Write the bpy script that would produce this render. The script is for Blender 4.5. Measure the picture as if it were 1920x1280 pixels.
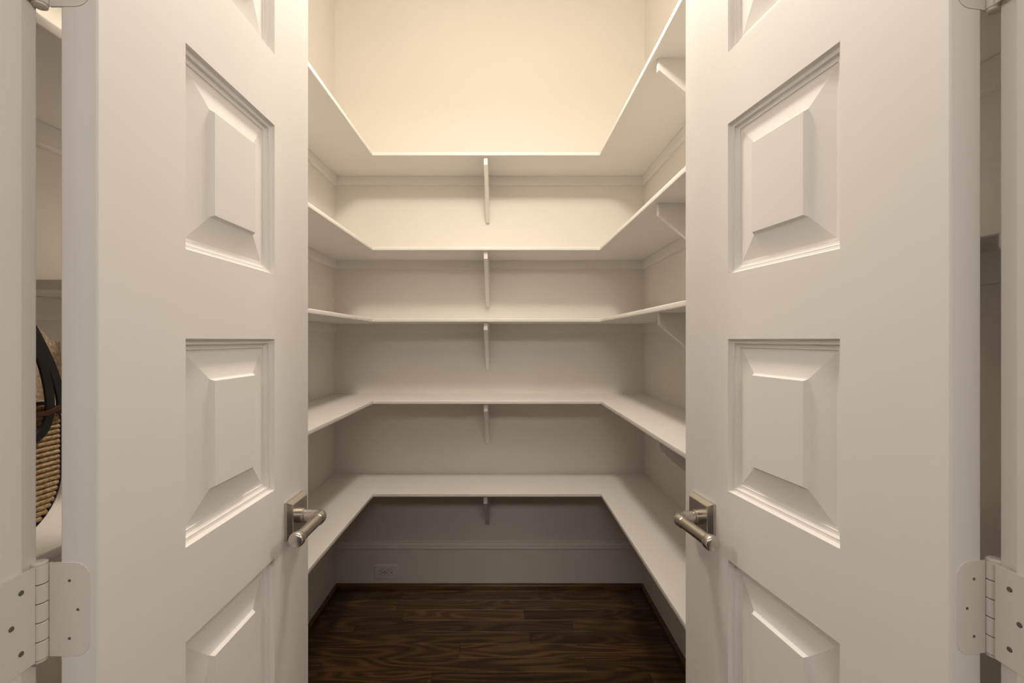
import bpy, bmesh, math, random
from mathutils import Vector, Matrix

random.seed(7)
for o in list(bpy.data.objects):
    bpy.data.objects.remove(o)
scn = bpy.context.scene
C = scn.collection

# ------------------------------------------------------------------ camera
F = 840.0                 # focal length in pixels of the 1920 x 1280 frame
VX, VY = 947.0, 637.0     # vanishing point of the pantry's depth lines
EYE = 1.400
K = EYE / 1.265           # scale of the pantry measured against the doors
cam_d = bpy.data.cameras.new('camera')
cam = bpy.data.objects.new('camera', cam_d)
C.objects.link(cam)
cam.location = (0, 0, EYE)
cam.rotation_euler = (math.pi / 2, 0, 0)
cam_d.sensor_width = 36.0
cam_d.lens = 36.0 * F / 1920.0
cam_d.shift_x = (960 - VX) / 1920.0
cam_d.shift_y = -(640 - VY) / 1920.0
cam_d.clip_start = 0.02
scn.camera = cam

# ------------------------------------------------------------------ light
world = bpy.data.worlds.new('hall_daylight')
scn.world = world
world.use_nodes = True
bg = world.node_tree.nodes['Background']
bg.inputs['Color'].default_value = (1.0, 0.95, 0.89, 1)
bg.inputs['Strength'].default_value = 0.06


def area(name, loc, size, power, col, rot=(0, 0, 0), size_y=None, shape='RECTANGLE'):
    d = bpy.data.lights.new(name, 'AREA')
    d.energy = power
    d.color = col
    d.shape = shape
    d.size = size
    if size_y:
        d.size_y = size_y
    o = bpy.data.objects.new(name, d)
    C.objects.link(o)
    o.location = loc
    o.rotation_euler = rot
    return o


area('hall_light_east', (1.6, -0.42, 2.55), 0.16, 13.0, (1.0, 0.90, 0.78), rot=(0, math.radians(50), 0), size_y=0.16)
area('hall_light_west', (-1.6, -0.42, 2.55), 0.16, 10.0, (1.0, 0.90, 0.78), rot=(0, math.radians(-50), 0), size_y=0.16)

area('hall_fill_middle', (0.0, -2.6, 3.05), 2.2, 30.0, (1.0, 0.95, 0.88), rot=(math.radians(60), 0, 0), size_y=0.4)  # added fill light, brightens the lower shelves, walls and floor

scn.view_settings.view_transform = 'Standard'
scn.view_settings.look = 'None'
scn.view_settings.exposure = 0.10
scn.view_settings.gamma = 1.0
scn.view_settings.use_curve_mapping = False


# ------------------------------------------------------------------ materials
def new_mat(name):
    m = bpy.data.materials.new(name)
    m.use_nodes = True
    return m, m.node_tree.nodes, m.node_tree.links, m.node_tree.nodes['Principled BSDF']


def paint(name, col, rough, mottling=0.02, bump=0.04, scale=60.0):
    m, n, l, b = new_mat(name)
    tc = n.new('ShaderNodeTexCoord')
    no = n.new('ShaderNodeTexNoise')
    no.inputs['Scale'].default_value = 2.5
    no.inputs['Detail'].default_value = 4
    l.new(tc.outputs['Object'], no.inputs['Vector'])
    mx = n.new('ShaderNodeMix')
    mx.data_type = 'RGBA'
    lo = tuple(c * (1 - mottling) for c in col)
    hi = tuple(min(1, c * (1 + mottling)) for c in col)
    mx.inputs[6].default_value = (*lo, 1)
    mx.inputs[7].default_value = (*hi, 1)
    l.new(no.outputs['Fac'], mx.inputs[0])
    l.new(mx.outputs[2], b.inputs['Base Color'])
    b.inputs['Roughness'].default_value = rough
    if bump:
        n2 = n.new('ShaderNodeTexNoise')
        n2.inputs['Scale'].default_value = scale
        n2.inputs['Detail'].default_value = 3
        l.new(tc.outputs['Object'], n2.inputs['Vector'])
        bp = n.new('ShaderNodeBump')
        bp.inputs['Strength'].default_value = bump
        bp.inputs['Distance'].default_value = 0.002
        l.new(n2.outputs['Fac'], bp.inputs['Height'])
        l.new(bp.outputs['Normal'], b.inputs['Normal'])
    return m


def plain(name, col, rough, metal=0.0):
    m, n, l, b = new_mat(name)
    tc = n.new('ShaderNodeTexCoord')
    no = n.new('ShaderNodeTexNoise')
    no.inputs['Scale'].default_value = 40
    l.new(tc.outputs['Object'], no.inputs['Vector'])
    mr = n.new('ShaderNodeMapRange')
    mr.inputs['To Min'].default_value = max(0, rough - 0.01)
    mr.inputs['To Max'].default_value = rough + 0.01
    l.new(no.outputs['Fac'], mr.inputs['Value'])
    l.new(mr.outputs['Result'], b.inputs['Roughness'])
    b.inputs['Base Color'].default_value = (*col, 1)
    b.inputs['Metallic'].default_value = metal
    return m


M_WALL = paint('wall_paint', (0.865, 0.82, 0.75), 0.7, 0.015, 0.05, 90)
M_TRIM = paint('trim_paint', (0.875, 0.84, 0.785), 0.45, 0.012, 0.02, 40)
M_DOOR = paint('door_paint', (0.87, 0.84, 0.80), 0.5, 0.012, 0.02, 45)
M_CEIL = paint('ceiling_paint', (0.82, 0.79, 0.74), 0.8, 0.01, 0.04, 90)
M_NICKEL = plain('satin_nickel', (0.60, 0.555, 0.50), 0.27, 1.0)
M_HINGE = paint('hinge_paint', (0.81, 0.76, 0.69), 0.35, 0.02, 0.03, 60)
M_SCREW = plain('screw_grime', (0.16, 0.14, 0.12), 0.6, 0.3)
M_PLATE = plain('outlet_plastic', (0.90, 0.885, 0.865), 0.3)
M_DARK = plain('slot_dark', (0.012, 0.011, 0.010), 0.6)
M_LEATHER = plain('black_leather', (0.012, 0.011, 0.012), 0.45)
M_BROWNL = plain('brown_leather', (0.085, 0.028, 0.014), 0.4)


def wood(name, dark, mid, light, rough=0.36):
    m, n, l, b = new_mat(name)
    tc = n.new('ShaderNodeTexCoord')
    oi = n.new('ShaderNodeObjectInfo')
    mul = n.new('ShaderNodeVectorMath')
    mul.operation = 'SCALE'
    mul.inputs[0].default_value = (7.3, 13.1, 5.7)
    l.new(oi.outputs['Random'], mul.inputs['Scale'])
    add = n.new('ShaderNodeVectorMath')
    add.operation = 'ADD'
    l.new(tc.outputs['Object'], add.inputs[0])
    l.new(mul.outputs[0], add.inputs[1])
    # broad figure: contour lines of a stretched noise field make cathedral grain
    mp = n.new('ShaderNodeMapping')
    mp.inputs['Scale'].default_value = (1.5, 11.0, 4.0)
    l.new(add.outputs[0], mp.inputs['Vector'])
    fig = n.new('ShaderNodeTexNoise')
    fig.inputs['Scale'].default_value = 1.0
    fig.inputs['Detail'].default_value = 1.0
    fig.inputs['Roughness'].default_value = 0.4
    l.new(mp.outputs[0], fig.inputs['Vector'])
    m1 = n.new('ShaderNodeMath')
    m1.operation = 'MULTIPLY'
    m1.inputs[1].default_value = 62.0
    l.new(fig.outputs['Fac'], m1.inputs[0])
    sn = n.new('ShaderNodeMath')
    sn.operation = 'SINE'
    l.new(m1.outputs[0], sn.inputs[0])
    mr = n.new('ShaderNodeMapRange')
    mr.inputs['From Min'].default_value = -1
    mr.inputs['From Max'].default_value = 1
    l.new(sn.outputs[0], mr.inputs['Value'])
    # fine pores running along the board
    mp2 = n.new('ShaderNodeMapping')
    mp2.inputs['Scale'].default_value = (5.0, 260.0, 60.0)
    l.new(add.outputs[0], mp2.inputs['Vector'])
    pore = n.new('ShaderNodeTexNoise')
    pore.inputs['Scale'].default_value = 1.0
    pore.inputs['Detail'].default_value = 4.0
    l.new(mp2.outputs[0], pore.inputs['Vector'])
    mixf = n.new('ShaderNodeMath')
    mixf.operation = 'MULTIPLY_ADD'
    mixf.inputs[1].default_value = 0.30
    l.new(mr.outputs['Result'], mixf.inputs[0])
    pm = n.new('ShaderNodeMath')
    pm.operation = 'MULTIPLY'
    pm.inputs[1].default_value = 0.70
    l.new(pore.outputs['Fac'], pm.inputs[0])
    l.new(pm.outputs[0], mixf.inputs[2])
    cr = n.new('ShaderNodeValToRGB')
    e = cr.color_ramp.elements
    e[0].position = 0.12
    e[0].color = (*dark, 1)
    e[1].position = 0.85
    e[1].color = (*light, 1)
    k = cr.color_ramp.elements.new(0.45)
    k.color = (*mid, 1)
    l.new(mixf.outputs[0], cr.inputs['Fac'])
    # each board its own shade
    hsv = n.new('ShaderNodeHueSaturation')
    mv = n.new('ShaderNodeMapRange')
    mv.inputs['To Min'].default_value = 0.65
    mv.inputs['To Max'].default_value = 1.35
    l.new(oi.outputs['Random'], mv.inputs['Value'])
    l.new(mv.outputs['Result'], hsv.inputs['Value'])
    l.new(cr.outputs['Color'], hsv.inputs['Color'])
    l.new(hsv.outputs['Color'], b.inputs['Base Color'])
    b.inputs['Roughness'].default_value = rough
    bp = n.new('ShaderNodeBump')
    bp.inputs['Strength'].default_value = 0.15
    bp.inputs['Distance'].default_value = 0.001
    l.new(mixf.outputs[0], bp.inputs['Height'])
    l.new(bp.outputs['Normal'], b.inputs['Normal'])
    return m


M_WOOD = wood('dark_stained_wood', (0.016, 0.008, 0.004), (0.060, 0.031, 0.010), (0.180, 0.098, 0.033))
M_SHOE = wood('stained_shoe_wood', (0.050, 0.025, 0.010), (0.095, 0.050, 0.018), (0.160, 0.088, 0.032))


def straw(name, c0, c1, sx, sy):
    m, n, l, b = new_mat(name)
    tc = n.new('ShaderNodeTexCoord')
    mp = n.new('ShaderNodeMapping')
    mp.inputs['Scale'].default_value = (1, sx, sy)
    l.new(tc.outputs['Object'], mp.inputs['Vector'])
    ck = n.new('ShaderNodeTexNoise')
    ck.inputs['Scale'].default_value = 1.0
    ck.inputs['Detail'].default_value = 2.0
    l.new(mp.outputs[0], ck.inputs['Vector'])
    cr = n.new('ShaderNodeValToRGB')
    cr.color_ramp.elements[0].position = 0.35
    cr.color_ramp.elements[0].color = (*c0, 1)
    cr.color_ramp.elements[1].position = 0.65
    cr.color_ramp.elements[1].color = (*c1, 1)
    l.new(ck.outputs['Fac'], cr.inputs['Fac'])
    l.new(cr.outputs['Color'], b.inputs['Base Color'])
    b.inputs['Roughness'].default_value = 0.75
    bp = n.new('ShaderNodeBump')
    bp.inputs['Strength'].default_value = 0.6
    bp.inputs['Distance'].default_value = 0.002
    l.new(ck.outputs['Fac'], bp.inputs['Height'])
    l.new(bp.outputs['Normal'], b.inputs['Normal'])
    return m


M_STRAW = straw('woven_straw', (0.36, 0.22, 0.10), (0.66, 0.47, 0.28), 160, 300)
M_FLAP = straw('woven_straw_pale', (0.42, 0.29, 0.19), (0.70, 0.55, 0.40), 330, 170)


# ------------------------------------------------------------------ helpers
def obj(name, bm, mat, parent=None, smooth=False):
    bmesh.ops.recalc_face_normals(bm, faces=bm.faces)
    me = bpy.data.meshes.new(name)
    bm.to_mesh(me)
    bm.free()
    me.materials.append(mat)
    if smooth:
        for p in me.polygons:
            p.use_smooth = True
        try:
            me.set_sharp_from_angle(angle=math.radians(smooth if smooth > 1 else 40))
        except Exception:
            pass
    o = bpy.data.objects.new(name, me)
    C.objects.link(o)
    o.parent = parent
    return o


def box(bm, x0, x1, y0, y1, z0, z1, bevel=0.0):
    r = bmesh.ops.create_cube(bm, size=1.0)
    bmesh.ops.transform(bm, verts=r['verts'], matrix=Matrix.Translation(((x0 + x1) / 2, (y0 + y1) / 2, (z0 + z1) / 2))
                        @ Matrix.Diagonal((abs(x1 - x0), abs(y1 - y0), abs(z1 - z0), 1)))
    if bevel:
        es = {e for v in r['verts'] for e in v.link_edges}
        bmesh.ops.bevel(bm, geom=list(es), offset=bevel, segments=2, affect='EDGES', profile=0.5)


def boxmesh(*a, bevel=0.0):
    bm = bmesh.new()
    box(bm, *a, bevel=bevel)
    return bm


def prism(pts, direction):
    """closed polygon of 3-D points pushed along a vector"""
    bm = bmesh.new()
    a = [bm.verts.new(p) for p in pts]
    b = [bm.verts.new(Vector(p) + Vector(direction)) for p in pts]
    bm.faces.new(a)
    bm.faces.new(list(reversed(b)))
    k = len(pts)
    for i in range(k):
        j = (i + 1) % k
        bm.faces.new((a[i], b[i], b[j], a[j]))
    return bm


def bevel_all(bm, w, seg=2, ang=30):
    bmesh.ops.recalc_face_normals(bm, faces=bm.faces)
    es = [e for e in bm.edges if len(e.link_faces) == 2 and e.calc_face_angle(0) > math.radians(ang)]
    bmesh.ops.bevel(bm, geom=es, offset=w, segments=seg, affect='EDGES', profile=0.5)
    return bm


def tube(bm, pts, radii, seg=20, cap=True, squash=None):
    """loft of rings along a path"""
    rings = []
    n = len(pts)
    pts = [Vector(p) for p in pts]
    up = None
    for i in range(n):
        t = (pts[min(i + 1, n - 1)] - pts[max(i - 1, 0)])
        if t.length < 1e-9:
            t = pts[i] - pts[i - 1] if i else pts[1] - pts[0]
        t.normalize()
        if up is None:
            up = Vector((0, 0, 1)) if abs(t.z) < 0.9 else Vector((1, 0, 0))
        s = t.cross(up).normalized()
        u = s.cross(t).normalized()
        up = u
        ring = []
        for k in range(seg):
            a = 2 * math.pi * k / seg
            ring.append(bm.verts.new(pts[i] + s * (radii[i] * math.cos(a)) + u * (radii[i] * math.sin(a))))
        rings.append(ring)
    for a, b in zip(rings, rings[1:]):
        for k in range(seg):
            j = (k + 1) % seg
            bm.faces.new((a[k], a[j], b[j], b[k]))
    if cap:
        bm.faces.new(rings[0])
        bm.faces.new(list(reversed(rings[-1])))


def struct(o):
    o['kind'] = 'structure'
    return o


def tag(o, label, cat, group=None):
    o['label'] = label
    o['category'] = cat
    if group:
        o['group'] = group
    return o


def empty(name, loc=(0, 0, 0)):
    o = bpy.data.objects.new(name, None)
    o.empty_display_size = 0.1
    C.objects.link(o)
    o.location = loc
    return o


# ------------------------------------------------------------------ the room shell
Y0 = 2.30 * K                              # back wall
XL = -319.5 * Y0 / F                       # left wall
XR = 261.0 * Y0 / F                        # right wall
YF = 0.408                                 # pantry face of the front wall
YH = 0.288                                 # hall face of the front wall
JL, JR = -0.4396, 0.4650                   # jamb faces
HEAD = 2.455
CEIL = 3.40
HX = 1.75                                  # half width of the hall stretch

wb = struct(obj('wall_back', boxmesh(XL - 0.1, XR + 0.1, Y0, Y0 + 0.1, -0.03, CEIL), M_WALL))
wl = struct(obj('wall_left', boxmesh(XL - 0.1, XL, YF, Y0, -0.03, CEIL), M_WALL))
wr = struct(obj('wall_right', boxmesh(XR, XR + 0.1, YF, Y0, -0.03, CEIL), M_WALL))
bm = bmesh.new()
box(bm, -HX, JL - 0.018, YH, YF, -0.03, CEIL)
box(bm, JR + 0.018, HX, YH, YF, -0.03, CEIL)
box(bm, JL - 0.018, JR + 0.018, YH, YF, HEAD + 0.018, CEIL)
wf = struct(obj('wall_front', bm, M_WALL))
struct(obj('ceiling', boxmesh(XL - 0.1, XR + 0.1, YF, Y0 + 0.1, CEIL, CEIL + 0.08), M_CEIL))

# floor: slab with each board on it
floor = struct(obj('floor', boxmesh(-HX, HX, -1.0, Y0 + 0.1, -0.08, -0.019), M_WOOD))
PITCH = 0.0785 * K
# joints read off the photograph: board row (counted from the back wall) -> x of the butt joint
JOINTS = {0: [-0.505, 0.52], 1: [-0.515, 0.62], 2: [-0.467, 0.086], 3: [-0.66, 0.30], 4: [0.107], 5: [-0.185],
          6: [0.315, -0.72], 7: [-0.275, 0.55]}
plank_cache = {}


def plank_mesh(L, W):
    key = (round(L, 3), round(W, 3))
    if key not in plank_cache:
        b = boxmesh(-L / 2, L / 2, -W / 2, W / 2, -0.019, 0.0)
        es = [e for e in b.edges if all(v.co.z > -0.001 for v in e.verts)]
        bmesh.ops.bevel(b, geom=es, offset=0.0008, segments=1, affect='EDGES')
        bmesh.ops.recalc_face_normals(b, faces=b.faces)
        me = bpy.data.meshes.new('floorboard')
        b.to_mesh(me)
        b.free()
        me.materials.append(M_WOOD)
        plank_cache[key] = me
    return plank_cache[key]


y = 2.257 * K + PITCH
row = -1
rnd = random.Random(3)
while y > -0.9:
    y1 = y
    y0 = y - PITCH
    lo, hi = (XL, XR) if y0 > YF - 0.04 else (-HX, HX)
    if y0 < YF and y1 > YH:
        lo, hi = (JL, JR)
    js = sorted(j * K for j in JOINTS.get(row, []))
    if row not in JOINTS and hi - lo > 1.0:
        a = lo + rnd.uniform(0.25, 0.7)
        while a < hi - 0.2:
            js.append(a)
            a += rnd.uniform(0.55, 1.0)
    ends = [lo] + [j for j in js if lo + 0.05 < j < hi - 0.05] + [hi]
    top = min(y1, Y0)
    for a, b in zip(ends, ends[1:]):
        me = plank_mesh(b - a - 0.0008, top - y0 - 0.0008)
        o = bpy.data.objects.new('floorboard', me)
        C.objects.link(o)
        o.location = ((a + b) / 2, (top + y0) / 2, rnd.uniform(-0.0003, 0.0003))
        o.parent = floor
    y = y0
    row += 1


# baseboards with cap moulding, and dark shoe moulding
def base_profile():
    # (distance out of the wall, height)
    return [(d, z * K) for d, z in [(0, 0), (0.014, 0), (0.014, 0.193), (0.0155, 0.196), (0.0195, 0.199), (0.0195, 0.206), (0.0165, 0.210),
            (0.0165, 0.217), (0.0125, 0.222), (0.008, 0.226), (0.008, 0.231), (0, 0.231)]]


def shoe_profile():
    pr = [(0.014, 0.0), (0.031, 0.0)]
    for i in range(1, 6):
        a = math.radians(90 * i / 6)
        pr.append((0.014 + 0.017 * math.cos(a), 0.004 + 0.022 * math.sin(a)))
    pr.append((0.014, 0.026))
    return pr


def run(profile, side, a, b, mitre=True):
    """a moulding along one wall, from station a to b, mitred at the back corners"""
    bm = bmesh.new()
    ra, rb = [], []
    for d, z in profile:
        if side == 'back':
            ra.append(bm.verts.new((a + d, Y0 - d, z)))
            rb.append(bm.verts.new((b - d, Y0 - d, z)))
        elif side == 'left':
            ra.append(bm.verts.new((XL + d, a, z)))
            rb.append(bm.verts.new((XL + d, b - d, z)))
        else:
            ra.append(bm.verts.new((XR - d, a, z)))
            rb.append(bm.verts.new((XR - d, b - d, z)))
    k = len(profile)
    for i in range(k):
        j = (i + 1) % k
        bm.faces.new((ra[i], ra[j], rb[j], rb[i]))
    bm.faces.new(ra)
    bm.faces.new(list(reversed(rb)))
    return bm


for side, a, b in (('back', XL, XR), ('left', YF, Y0), ('right', YF, Y0)):
    bb = struct(obj('baseboard_' + side, run(base_profile(), side, a, b), M_TRIM))
    sh = obj('shoe_moulding', run(shoe_profile(), side, a, b), M_SHOE, bb, smooth=50)
    sh['label'] = 'dark stained wooden shoe moulding'

# door jambs, stops and pantry-side casing
def jamb(name, xf, s):
    """side jamb: face at xf, body on the side s (-1 left, +1 right)"""
    t = struct(obj(name, boxmesh(xf, xf + s * 0.018, YH - 0.004, YF, 0.0, HEAD, bevel=0.001), M_TRIM))
    obj('door_stop', boxmesh(xf - s * 0.011, xf, YH + 0.02, YH + 0.060, 0.0, HEAD, bevel=0.0015), M_TRIM, t)
    c = xf + s * 0.0045
    obj('casing', boxmesh(c, c + s * 0.075, YF, YF + 0.017, 0.0, HEAD + 0.08, bevel=0.0015), M_TRIM, t)
    obj('casing', boxmesh(c, c + s * 0.075, YH - 0.017, YH, 0.0, HEAD + 0.08, bevel=0.0015), M_TRIM, t)
    return t


jamb('trim_1', JL, -1)
jamb('trim_2', JR, 1)
t3 = struct(obj('trim_3', boxmesh(JL, JR, YH - 0.004, YF, HEAD, HEAD + 0.018, bevel=0.001), M_TRIM))
obj('door_stop', boxmesh(JL + 0.011, JR - 0.011, YH + 0.02, YH + 0.060, HEAD - 0.011, HEAD, bevel=0.0015), M_TRIM, t3)
obj('casing', boxmesh(JL - 0.0045, JR + 0.0045, YF, YF + 0.017, HEAD + 0.0045, HEAD + 0.08, bevel=0.0015), M_TRIM, t3)
obj('casing', boxmesh(JL - 0.0045, JR + 0.0045, YH - 0.017, YH, HEAD + 0.0045, HEAD + 0.08, bevel=0.0015), M_TRIM, t3)

# ------------------------------------------------------------------ the doors
LEAF = 0.458
THICK = 0.035
PX0, PX1 = 0.118, 0.3285                    # panel opening across the leaf
PANELS = [(0.280, 0.669), (0.780, 1.032), (1.147, 1.4015), (1.5105, 1.7615), (1.881, 2.325)]
DTOP, DBOT = 2.445, 0.010

MOULD = [(0.0, 0.0), (0.0008, 0.0038), (0.0026, 0.0060), (0.0054, 0.0068), (0.0072, 0.0068), (0.0075, 0.0094),
         (0.0094, 0.0112), (0.0124, 0.0119), (0.0142, 0.0119), (0.0145, 0.0136), (0.0185, 0.0138)]


def rect_loops(bm, x0, x1, z0, z1, prof, s):
    loops = []
    for d, dep in prof:
        yv = s * dep
        loops.append([bm.verts.new((x0 + d, yv, z0 + d)), bm.verts.new((x1 - d, yv, z0 + d)),
                      bm.verts.new((x1 - d, yv, z1 - d)), bm.verts.new((x0 + d, yv, z1 - d))])
    for a, b in zip(loops, loops[1:]):
        for i in range(4):
            j = (i + 1) % 4
            bm.faces.new((a[i], a[j], b[j], b[i]))
    return loops


def door_frame(s):
    bm = bmesh.new()
    xs = [0.0, PX0, PX1, LEAF]
    zs = [DBOT]
    for a, b in PANELS:
        zs += [a, b]
    zs.append(DTOP)
    holes = {(1, 1 + 2 * i) for i in range(len(PANELS))}
    V = {}
    for k, yv in enumerate((0.0, s * THICK)):
        for i, x in enumerate(xs):
            for j, z in enumerate(zs):
                V[i, j, k] = bm.verts.new((x, yv, z))
    nx, nz = len(xs) - 1, len(zs) - 1
    for i in range(nx):
        for j in range(nz):
            if (i, j) in holes:
                a = [(i, j), (i + 1, j), (i + 1, j + 1), (i, j + 1)]
                for p, q in zip(a, a[1:] + a[:1]):
                    bm.faces.new((V[p + (0,)], V[q + (0,)], V[q + (1,)], V[p + (1,)]))
                continue
            for k in (0, 1):
                bm.faces.new((V[i, j, k], V[i + 1, j, k], V[i + 1, j + 1, k], V[i, j + 1, k]))
    for i in range(nx):
        for j in (0, nz):
            bm.faces.new((V[i, j, 0], V[i + 1, j, 0], V[i + 1, j, 1], V[i, j, 1]))
    for j in range(nz):
        for i in (0, nx):
            bm.faces.new((V[i, j, 0], V[i, j + 1, 0], V[i, j + 1, 1], V[i, j, 1]))
    bmesh.ops.recalc_face_normals(bm, faces=bm.faces)
    es = []
    for e in bm.edges:
        a, b = e.verts
        if abs(a.co.x - b.co.x) < 1e-6 and abs(a.co.y - b.co.y) < 1e-6 and (a.co.x < 1e-6 or a.co.x > LEAF - 1e-6):
            es.append(e)
    bmesh.ops.bevel(bm, geom=es, offset=0.0016, segments=2, affect='EDGES', profile=0.5)
    return bm


def lever_set(door, x, z, s, front):
    """square rose with a right-angled lever; front=True on the face towards the opening's middle"""
    f = 1.0 if front else -1.0
    y0 = 0.0 if front else s * THICK
    out = -s * f                                   # direction of the face normal in local y
    h = 0.0335
    bm = bmesh.new()
    loops = []
    for half, d in ((h, 0.0), (h, 0.0045), (h - 0.0010, 0.0060), (h - 0.0050, 0.0125), (h - 0.0060, 0.0132)):
        yv = y0 + out * d
        loops.append([bm.verts.new((x + i * half, yv, z + k * half)) for i, k in ((-1, -1), (1, -1), (1, 1), (-1, 1))])
    for a, b in zip(loops, loops[1:]):
        for i in range(4):
            j = (i + 1) % 4
            bm.faces.new((a[i], a[j], b[j], b[i]))
    bm.faces.new(loops[-1])
    bm.faces.new(list(reversed(loops[0])))
    rose = obj('handle_rose', bm, M_NICKEL, door)
    rose['label'] = 'square bevelled satin nickel handle rose'
    bm = bmesh.new()
    pts = [(x, y0 + out * d, z) for d in (0.0130, 0.0200, 0.0205, 0.0225, 0.0230)]
    tube(bm, pts, [0.0132, 0.0132, 0.0126, 0.0126, 0.0112], 28)
    obj('collar', bm, M_NICKEL, rose, smooth=35)
    # lever: neck, elbow, grip, end cap
    pts, rad = [], []
    R = 0.0125
    reach = 0.0535
    for d in (0.0225, 0.0300, reach - R):
        pts.append((x, y0 + out * d, z))
        rad.append(0.0108)
    for i in range(1, 11):
        a = math.radians(9 * i)
        pts.append((x - R * (1 - math.cos(a)), y0 + out * (reach - R + R * math.sin(a)), z))
        rad.append(0.0110)
    L = 0.108
    for d, r in ((0.020, 0.0110), (0.0225, 0.0108), (0.0232, 0.0097), (0.060, 0.0096), (0.092, 0.0098), (0.0925, 0.0112),
                 (0.096, 0.0122), (0.103, 0.0124), (0.1065, 0.0114), (0.108, 0.0092)):
        pts.append((x - d, y0 + out * reach, z))
        rad.append(r)
    bm = bmesh.new()
    tube(bm, pts, rad, 28)
    lev = obj('lever', bm, M_NICKEL, rose, smooth=40)
    lev['label'] = 'satin nickel lever bent at a right angle'


def build_door(name, origin, direction, s, knuckle_y, jamb_x, hinge_sign, label):
    ang = math.atan2(direction[1], direction[0])
    d = struct(obj(name, door_frame(s), M_DOOR))
    d['label'] = label
    d.location = origin
    d.rotation_euler = (0, 0, ang)
    inv = (Matrix.Translation(origin) @ Matrix.Rotation(ang, 4, 'Z')).inverted()
    for (a, b) in PANELS:
        bm = bmesh.new()
        prof = MOULD + [(q, THICK - r) for q, r in reversed(MOULD)]
        lp = rect_loops(bm, PX0, PX1, a, b, prof, s)
        for i in range(4):
            j = (i + 1) % 4
            bm.faces.new((lp[-1][i], lp[-1][j], lp[0][j], lp[0][i]))
        mo = obj('panel_moulding', bm, M_DOOR, d)
        bm = bmesh.new()
        g = 0.0172
        front = [(0.0565, 0.0010), (0.0538, 0.0064), (0.0520, 0.0070), (g, 0.0139)]
        prof = front + [(q, THICK - r) for q, r in reversed(front)]
        lp = rect_loops(bm, PX0, PX1, a, b, prof, s)
        bm.faces.new(lp[0])
        bm.faces.new(list(reversed(lp[-1])))
        obj('raised_panel', bm, M_DOOR, d)
    hx = 0.395
    lever_set(d, hx, 1.079, s, True)
    lever_set(d, hx, 1.079, s, False)
    # hinges: door leaf (the part), jamb leaf, knuckles and screws (its pieces)
    for hz in (0.270, 1.1435, 1.762, 2.262):
        z0, z1 = hz - 0.0445, hz + 0.0445
        ky, kx = knuckle_y, -0.003
        # leaf on the door's edge with two rounded corners
        pts = []
        rr = 0.014
        inner = 0.0065
        for cy, cz, a0 in ((inner + rr, z1 - rr, 90), (inner + rr, z0 + rr, 180)):
            for i in range(6):
                a = math.radians(a0 + 18 * i)
                pts.append((-0.0006, s * (cy + rr * math.cos(a)), cz + rr * math.sin(a)))
        pts += [(-0.0006, s * (ky - 0.0069), z0), (-0.0006, s * (ky - 0.0069), z1)]
        hinge = obj('hinge', prism(pts, (0.0017, 0, 0)), M_HINGE, d)
        hinge['label'] = 'painted-over butt hinge with five knuckles'
        kseg = (z1 - z0) / 5
        for k in range(5):
            a, b = z0 + k * kseg, z0 + (k + 1) * kseg
            bm = bmesh.new()
            r = 0.0068
            e = 0.0007
            tube(bm, [(kx, s * ky, a + 0.0004), (kx, s * ky, a + 0.0004 + e), (kx, s * ky, b - 0.0004 - e), (kx, s * ky, b - 0.0004)],
                 [r - e, r, r, r - e], 20)
            obj('knuckle', bm, M_HINGE, hinge, smooth=35)
        bm = bmesh.new()
        tube(bm, [(kx, s * ky, z0 + 0.001), (kx, s * ky, z1 - 0.001)], [0.0058, 0.0058], 18)
        obj('pin', bm, M_SCREW, hinge, smooth=35)
        for za, zd in ((z0, -1), (z1, 1)):
            bm = bmesh.new()
            tube(bm, [(kx, s * ky, za), (kx, s * ky, za + zd * 0.0018), (kx, s * ky, za + zd * 0.0030)], [0.0064, 0.0062, 0.0046], 18)
            obj('pin_cap', bm, M_HINGE, hinge, smooth=35)
        # screws on the door leaf
        for cy, cz in ((0.0260, z1 - 0.0170), (0.0180, hz), (0.0260, z0 + 0.0170)):
            bm = bmesh.new()
            tube(bm, [(-0.0004, s * cy, cz), (-0.0009, s * cy, cz)], [0.0016, 0.0013], 12)
            obj('screw', bm, M_SCREW, hinge)
        # leaf on the jamb, laid out where the jamb stands, then taken into the door's frame
        kw = inv.inverted() @ Vector((kx, s * ky, 0))
        hs = hinge_sign                                  # side on which the jamb body lies
        xf = jamb_x - hs * 0.0003
        rr = 0.014
        y_in = kw.y - 0.046
        pts = []
        for cyy, czz, a0 in ((y_in + rr, z1 - rr, 90), (y_in + rr, z0 + rr, 180)):
            for i in range(6):
                a = math.radians(a0 + 18 * i)
                pts.append((xf, cyy + rr * math.cos(a), czz + rr * math.sin(a)))
        pts += [(xf, kw.y - 0.0069, z0), (xf, kw.y - 0.0069, z1)]
        bm = prism(pts, (-hs * 0.0018, 0, 0))
        bmesh.ops.transform(bm, matrix=inv, verts=bm.verts)
        obj('jamb_leaf', bm, M_HINGE, hinge)
        for cyy, czz in ((kw.y - 0.019, z1 - 0.0170), (kw.y - 0.027, hz), (kw.y - 0.019, z0 + 0.0170)):
            bm = bmesh.new()
            x1 = xf - hs * 0.0016
            tube(bm, [(x1, cyy, czz), (x1 - hs * 0.0008, cyy, czz)], [0.0026, 0.0020], 14)
            bmesh.ops.transform(bm, matrix=inv, verts=bm.verts)
            obj('screw', bm, M_SCREW, hinge)
    return d


build_door('door_1', (-0.3886, 0.4270, 0.0), (0.0, 1.0), 1, 0.0520, JL, -1,
           'white panelled door folded back square against the left shelves')
build_door('door_2', (0.4237, 0.4260, 0.0), (-0.153, 0.988), -1, 0.0460, JR, 1,
           'white panelled door standing slightly short of square by the right shelves')

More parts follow.
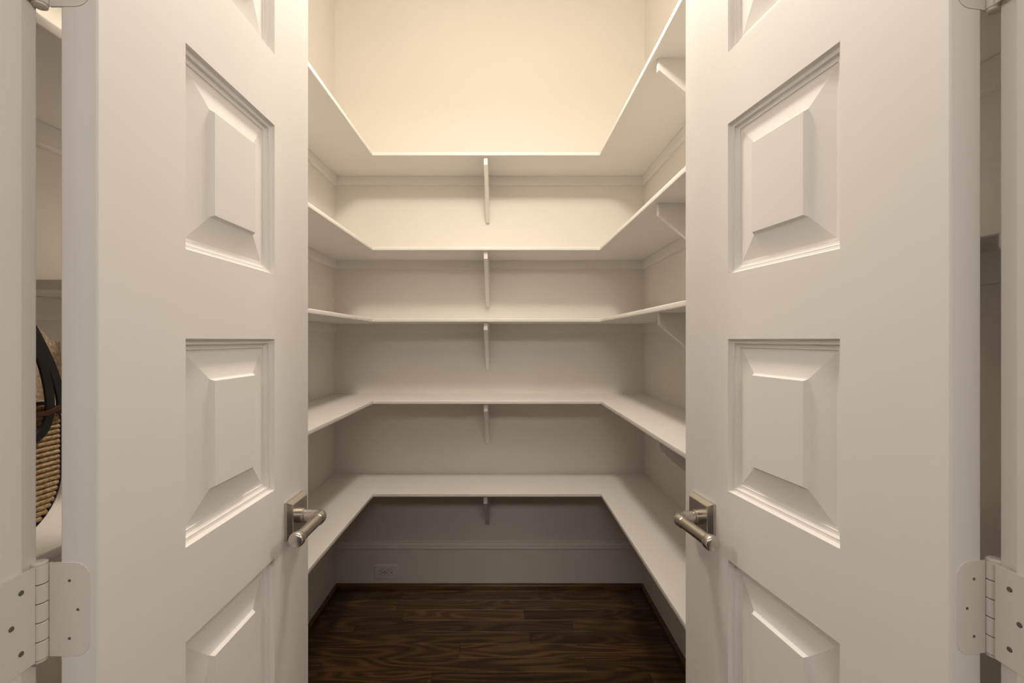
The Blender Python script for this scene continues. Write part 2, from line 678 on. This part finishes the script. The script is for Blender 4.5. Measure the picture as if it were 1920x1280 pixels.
# ------------------------------------------------------------------ the shelves
TH = 0.0165 * K
ORD = [
    # top height, front edge y, front edge x left, x right, label
    (2.1165, 2.030, -0.6010, 0.4290, 'topmost white U-shaped pantry shelf with bare wall above it'),
    (1.6870, 2.030, -0.6010, 0.4295, 'second white U-shaped pantry shelf from the top'),
    (1.3620, 2.030, -0.6000, 0.4320, 'middle white U-shaped pantry shelf, level with the eye'),
    (0.9900, 2.030, -0.5980, 0.4325, 'fourth white U-shaped pantry shelf from the top, carrying the straw bag'),
    (0.5780, 2.005, -0.5900, 0.4296, 'lowest white U-shaped pantry shelf above the dark floor'),
]


def bracket(depth, height, nose=0.039, t=0.0195):
    """flat gusset in a local frame: x out of the wall, z up to the shelf's underside, y thickness"""
    pts = [(0, -t / 2, 0), (depth, -t / 2, 0), (depth, -t / 2, -nose), (0.019, -t / 2, -height), (0, -t / 2, -height)]
    bm = prism(pts, (0, t, 0))
    return bevel_all(bm, 0.0012, 2)


for top, yf, xl, xr, label in ORD:
    top, yf, xl, xr = top * K, yf * K, xl * K, xr * K
    xrf = xr + 0.013                 # the right-hand run widens a little towards the doors
    e = empty('pantry_shelf', (0, Y0, top))
    tag(e, label, 'shelf', 'U-shaped shelves round the pantry walls')
    bot = -TH
    ya, yb = YF + 0.030 - Y0, -0.0
    yl = (0.80 - Y0) if label.startswith('middle') else ya      # the middle shelf's left run stops clear of the door
    pts = [(XL, yl, bot), (xl, yl, bot), (xl, yf - Y0, bot), (xr, yf - Y0, bot), (xrf, ya, bot), (XR, ya, bot), (XR, yb, bot), (XL, yb, bot)]
    bm = prism(pts, (0, 0, TH))
    bmesh.ops.recalc_face_normals(bm, faces=bm.faces)
    es = [ed for ed in bm.edges if abs(ed.verts[0].co.z - ed.verts[1].co.z) < 1e-6]
    def inner(v):
        return (xl - 1e-4 <= v.co.x <= xrf + 1e-4) and v.co.y <= yf - Y0 + 1e-4
    es = [ed for ed in es if inner(ed.verts[0]) and inner(ed.verts[1])]
    bmesh.ops.bevel(bm, geom=es, offset=0.0032, segments=3, affect='EDGES', profile=0.5)
    obj('shelf_board', bm, M_TRIM, e, smooth=50)
    # cleats along the three walls
    ch, ct = 0.043 * K, 0.0185
    for x0, x1, y0, y1 in ((XL, XR, -ct, 0), (XL, XL + ct, yl, -ct), (XR - ct, XR, ya, -ct)):
        obj('cleat', boxmesh(x0, x1, y0, y1, bot - ch, bot, bevel=0.0015), M_TRIM, e)
    # gusset brackets: middle of the back wall, and one on each side wall
    db = (Y0 - yf) - 0.018
    o = obj('bracket', bracket(db, 0.236 * K), M_TRIM, e)
    o.location = (-0.0885 * K, 0, bot)
    o.rotation_euler = (0, 0, -math.pi / 2)
    o = obj('bracket', bracket(XR - xr - 0.028, 0.236 * K), M_TRIM, e)
    o.location = (XR, 1.335 * K - Y0, bot)
    o.rotation_euler = (0, 0, math.pi)
    o = obj('bracket', bracket(xl - XL - 0.028, 0.236 * K), M_TRIM, e)
    o.location = (XL, 1.335 * K - Y0, bot)

# ------------------------------------------------------------------ pendant lamp hanging in the pantry, above the picture's top edge
SHADE, DIFF = 50.0, 118.0
LX, LY, LZ = -0.05, 1.20, 2.82
lamp = empty('pendant_lamp', (LX, LY, CEIL))
tag(lamp, 'white drum-shaded pendant lamp hanging from the pantry ceiling', 'lamp')
bm = bmesh.new()
tube(bm, [(0, 0, 0), (0, 0, -0.012), (0, 0, -0.025)], [0.055, 0.055, 0.02], 24)
obj('canopy', bm, M_NICKEL, lamp, smooth=35)
bm = bmesh.new()
tube(bm, [(0, 0, -0.02), (0, 0, LZ - CEIL + 0.10)], [0.003, 0.003], 8)
obj('cord', bm, M_LEATHER, lamp)
bm = bmesh.new()
tube(bm, [(0, 0, LZ - CEIL + 0.115), (0, 0, LZ - CEIL + 0.11), (0, 0, LZ - CEIL + 0.065)], [0.008, 0.02, 0.022], 20)
obj('socket', bm, M_NICKEL, lamp, smooth=35)
def glow(name, strength):
    m, n, l, b = new_mat(name)
    b.inputs['Base Color'].default_value = (0.9, 0.88, 0.84, 1)
    b.inputs['Emission Color'].default_value = (1.0, 0.90, 0.785, 1)
    b.inputs['Emission Strength'].default_value = strength
    return m


DR, DH = 0.110, 0.12
bm = bmesh.new()
tube(bm, [(0, 0, LZ - CEIL - DH / 2), (0, 0, LZ - CEIL + DH / 2)], [DR, DR], 40, cap=False)
obj('drum_shade', bm, glow('lamp_linen', SHADE), lamp, smooth=60)
bm = bmesh.new()
tube(bm, [(0, 0, LZ - CEIL - DH / 2), (0, 0, LZ - CEIL - DH / 2 - 0.003)], [DR - 0.001, DR - 0.002], 40)
obj('diffuser', bm, glow('lamp_diffuser', DIFF), lamp)
bm = bmesh.new()
tube(bm, [(0, 0, LZ - CEIL + DH / 2), (0, 0, LZ - CEIL + DH / 2 + 0.002)], [DR, DR], 40)
obj('top_plate', bm, M_TRIM, lamp)

# ------------------------------------------------------------------ electrical outlet
ox, oz, oy = -0.6070 * K, 0.0820 * K, Y0 - 0.014
out = empty('electrical_outlet', (ox, oy, oz))
out.scale = (1.10, 1.0, 1.06)
tag(out, 'white duplex electrical outlet set sideways in the back baseboard', 'outlet')
bm = bmesh.new()
loops = []
for hx_, hz_, d in ((0.0600, 0.0375, 0.0), (0.0600, 0.0375, 0.0025), (0.0575, 0.0350, 0.0058), (0.0560, 0.0335, 0.0062)):
    loops.append([bm.verts.new((i * hx_, -d, k * hz_)) for i, k in ((-1, -1), (1, -1), (1, 1), (-1, 1))])
for a, b in zip(loops, loops[1:]):
    for i in range(4):
        j = (i + 1) % 4
        bm.faces.new((a[i], a[j], b[j], b[i]))
bm.faces.new(loops[-1])
bm.faces.new(list(reversed(loops[0])))
obj('cover_plate', bm, M_PLATE, out)
for cx in (-0.0195, 0.0195):
    bm = bmesh.new()
    pts = []
    for i in range(28):
        a = 2 * math.pi * i / 28
        pts.append((cx + max(-0.0135, min(0.0135, 0.0165 * math.cos(a))), -0.0060, 0.0165 * math.sin(a)))
    rec = obj('receptacle', prism(pts, (0, -0.0018, 0)), M_PLATE, out)
    bm = bmesh.new()
    rim = [(x, -0.0064, z) for x, _, z in [(cx + (p[0] - cx) * 1.08, 0, p[2] * 1.08) for p in pts]]
    for zz, w in ((0.0063, 0.0078), (-0.0063, 0.0064)):
        obj('slot', boxmesh(cx - 0.003 - w / 2, cx - 0.003 + w / 2, -0.0084, -0.0070, zz - 0.0013, zz + 0.0013), M_DARK, rec)
    bm = bmesh.new()
    tube(bm, [(cx + 0.0080, -0.0070, 0), (cx + 0.0080, -0.0084, 0)], [0.0027, 0.0027], 14)
    obj('ground_hole', bm, M_DARK, rec)
    obj('rim_shadow_gap', prism(rim, (0, 0.0006, 0)), M_DARK, rec).name = 'painted_rim_shadow'  # shadow gap round the receptacle, painted as a dark rim
bm = bmesh.new()
tube(bm, [(0, -0.0060, 0), (0, -0.0074, 0)], [0.0032, 0.0026], 14)
obj('screw', bm, M_SCREW, out)

# ------------------------------------------------------------------ straw bag on the left of the fourth shelf
SH4 = 0.990 * K


def at(px, py, x):
    """the point of the plane of constant x behind a pixel"""
    yv = x * F / (px - VX)
    return Vector((x, yv, EYE - (py - VY) * yv / F))


BX = -0.726                                    # face of the bag towards the door
bag = empty('straw_bag', (-0.78, 0.60, SH4))
tag(bag, 'woven straw handbag with dark leather straps, tucked behind a door on a shelf', 'bag')
off = Vector(bag.location)
ye, yb_, zt, zb_ = 0.731, 0.470, 1.300, SH4 + 0.003
RC = 0.085


def outline(inset=0.0, n=10):
    p = []
    for cy, cz, r, a0 in ((ye - RC, zb_ + RC, RC, -90), (ye - 0.03, zt - 0.03, 0.03, 0), (yb_ + 0.03, zt - 0.03, 0.03, 90), (yb_ + RC, zb_ + RC, RC, 180)):
        for i in range(n + 1):
            a = math.radians(a0 + 90 * i / n)
            p.append((cy + (r - inset) * math.cos(a), cz + (r - inset) * math.sin(a)))
    return p


bm = bmesh.new()
rings = []
for dx, ins in ((0.0, 0.012), (0.0, 0.004), (-0.006, 0.0), (-0.110, 0.0), (-0.116, 0.004), (-0.116, 0.012)):
    rings.append([bm.verts.new(Vector((BX + dx, a, b)) - off) for a, b in outline(ins)])
for a, b in zip(rings, rings[1:]):
    for i in range(len(a)):
        j = (i + 1) % len(a)
        bm.faces.new((a[i], a[j], b[j], b[i]))
bm.faces.new(rings[0])
bm.faces.new(list(reversed(rings[-1])))
body = obj('bag_body', bm, M_STRAW, bag)
body['label'] = 'boxy woven straw body with rounded lower corners'


def half_span(z):
    """extent of the bag's face at one height"""
    if z < zb_ + RC:
        q = math.sqrt(max(0, RC * RC - (zb_ + RC - z) ** 2))
        return yb_ + RC - q, ye - RC + q
    if z > zt - 0.03:
        q = math.sqrt(max(0, 0.03 ** 2 - (z - zt + 0.03) ** 2))
        return yb_ + 0.03 - q, ye - 0.03 + q
    return yb_, ye


z = zb_ + 0.006
while z < zt - 0.004:
    a, b = half_span(z)
    a += 0.004
    b -= 0.004
    k = max(4, int((b - a) / 0.012))
    pts = [Vector((BX + 0.0002, a + (b - a) * i / k, z)) - off for i in range(k + 1)]
    bm = bmesh.new()
    tube(bm, pts, [0.0042 if i % 2 else 0.0034 for i in range(k + 1)], 6)
    obj('straw_row', bm, M_STRAW, body, smooth=60)
    z += 0.0082
bm = bmesh.new()
pp = [Vector((BX - 0.002, a, b)) - off for a, b in outline(-0.0012)]
tube(bm, pp + [pp[0]], [0.0026] * (len(pp) + 1), 8, cap=False)
obj('piping', bm, M_LEATHER, bag, smooth=60)
# upright back panel of the bag
fx = -0.768
fl = [at(66, 611, fx), at(78, 619, fx), at(95, 638, fx), at(113, 640, fx), at(116, 690, fx), at(116, 742, fx), at(70, 752, fx)]
fl += [Vector((fx, 0.48, fl[-1].z)), Vector((fx, 0.48, fl[0].z + 0.004))]
obj('back_flap', prism([p - off for p in fl], (-0.006, 0, 0)), M_FLAP, bag)


def strap(name, pix, width, x, mat, thick=0.004):
    """flat leather strap following points on the bag's face"""
    P = [at(a, b, x) for a, b in pix]
    # smooth the path
    Q = []
    n = len(P)
    for i in range(n - 1):
        p0, p1, p2, p3 = P[max(i - 1, 0)], P[i], P[i + 1], P[min(i + 2, n - 1)]
        for k in range(6):
            t = k / 6
            Q.append(0.5 * ((2 * p1) + (p2 - p0) * t + (2 * p0 - 5 * p1 + 4 * p2 - p3) * t * t + (3 * p1 - p0 - 3 * p2 + p3) * t ** 3))
    Q.append(P[-1])
    bm = bmesh.new()
    rings = []
    for i, q in enumerate(Q):
        t = (Q[min(i + 1, len(Q) - 1)] - Q[max(i - 1, 0)]).normalized()
        sd = t.cross(Vector((1, 0, 0))).normalized()
        ring = []
        for a, b in ((-0.5, 0.0), (-0.4, 0.5), (0.4, 0.5), (0.5, 0.0), (0.4, -0.5), (-0.4, -0.5)):
            ring.append(bm.verts.new(q + sd * (a * width) + Vector((b * thick, 0, 0)) - off))
        rings.append(ring)
    for a, b in zip(rings, rings[1:]):
        for i in range(6):
            j = (i + 1) % 6
            bm.faces.new((a[i], a[j], b[j], b[i]))
    bm.faces.new(rings[0])
    bm.faces.new(list(reversed(rings[-1])))
    return obj(name, bm, mat, bag, smooth=50)


SX = BX + 0.008
strap('strap', [(52, 600), (70, 632), (88, 668), (102, 702), (111, 735), (114, 758), (111, 775)], 0.0150, SX, M_LEATHER)
strap('strap', [(60, 640), (76, 672), (88, 715), (93, 752), (91, 782), (82, 806), (66, 822), (48, 828)], 0.0155, SX + 0.003, M_LEATHER)
b3 = strap('buckle_strap', [(40, 772), (62, 777), (84, 775), (100, 770), (113, 762)], 0.0075, SX + 0.007, M_BROWNL)
b3['label'] = 'narrow reddish brown leather strap'
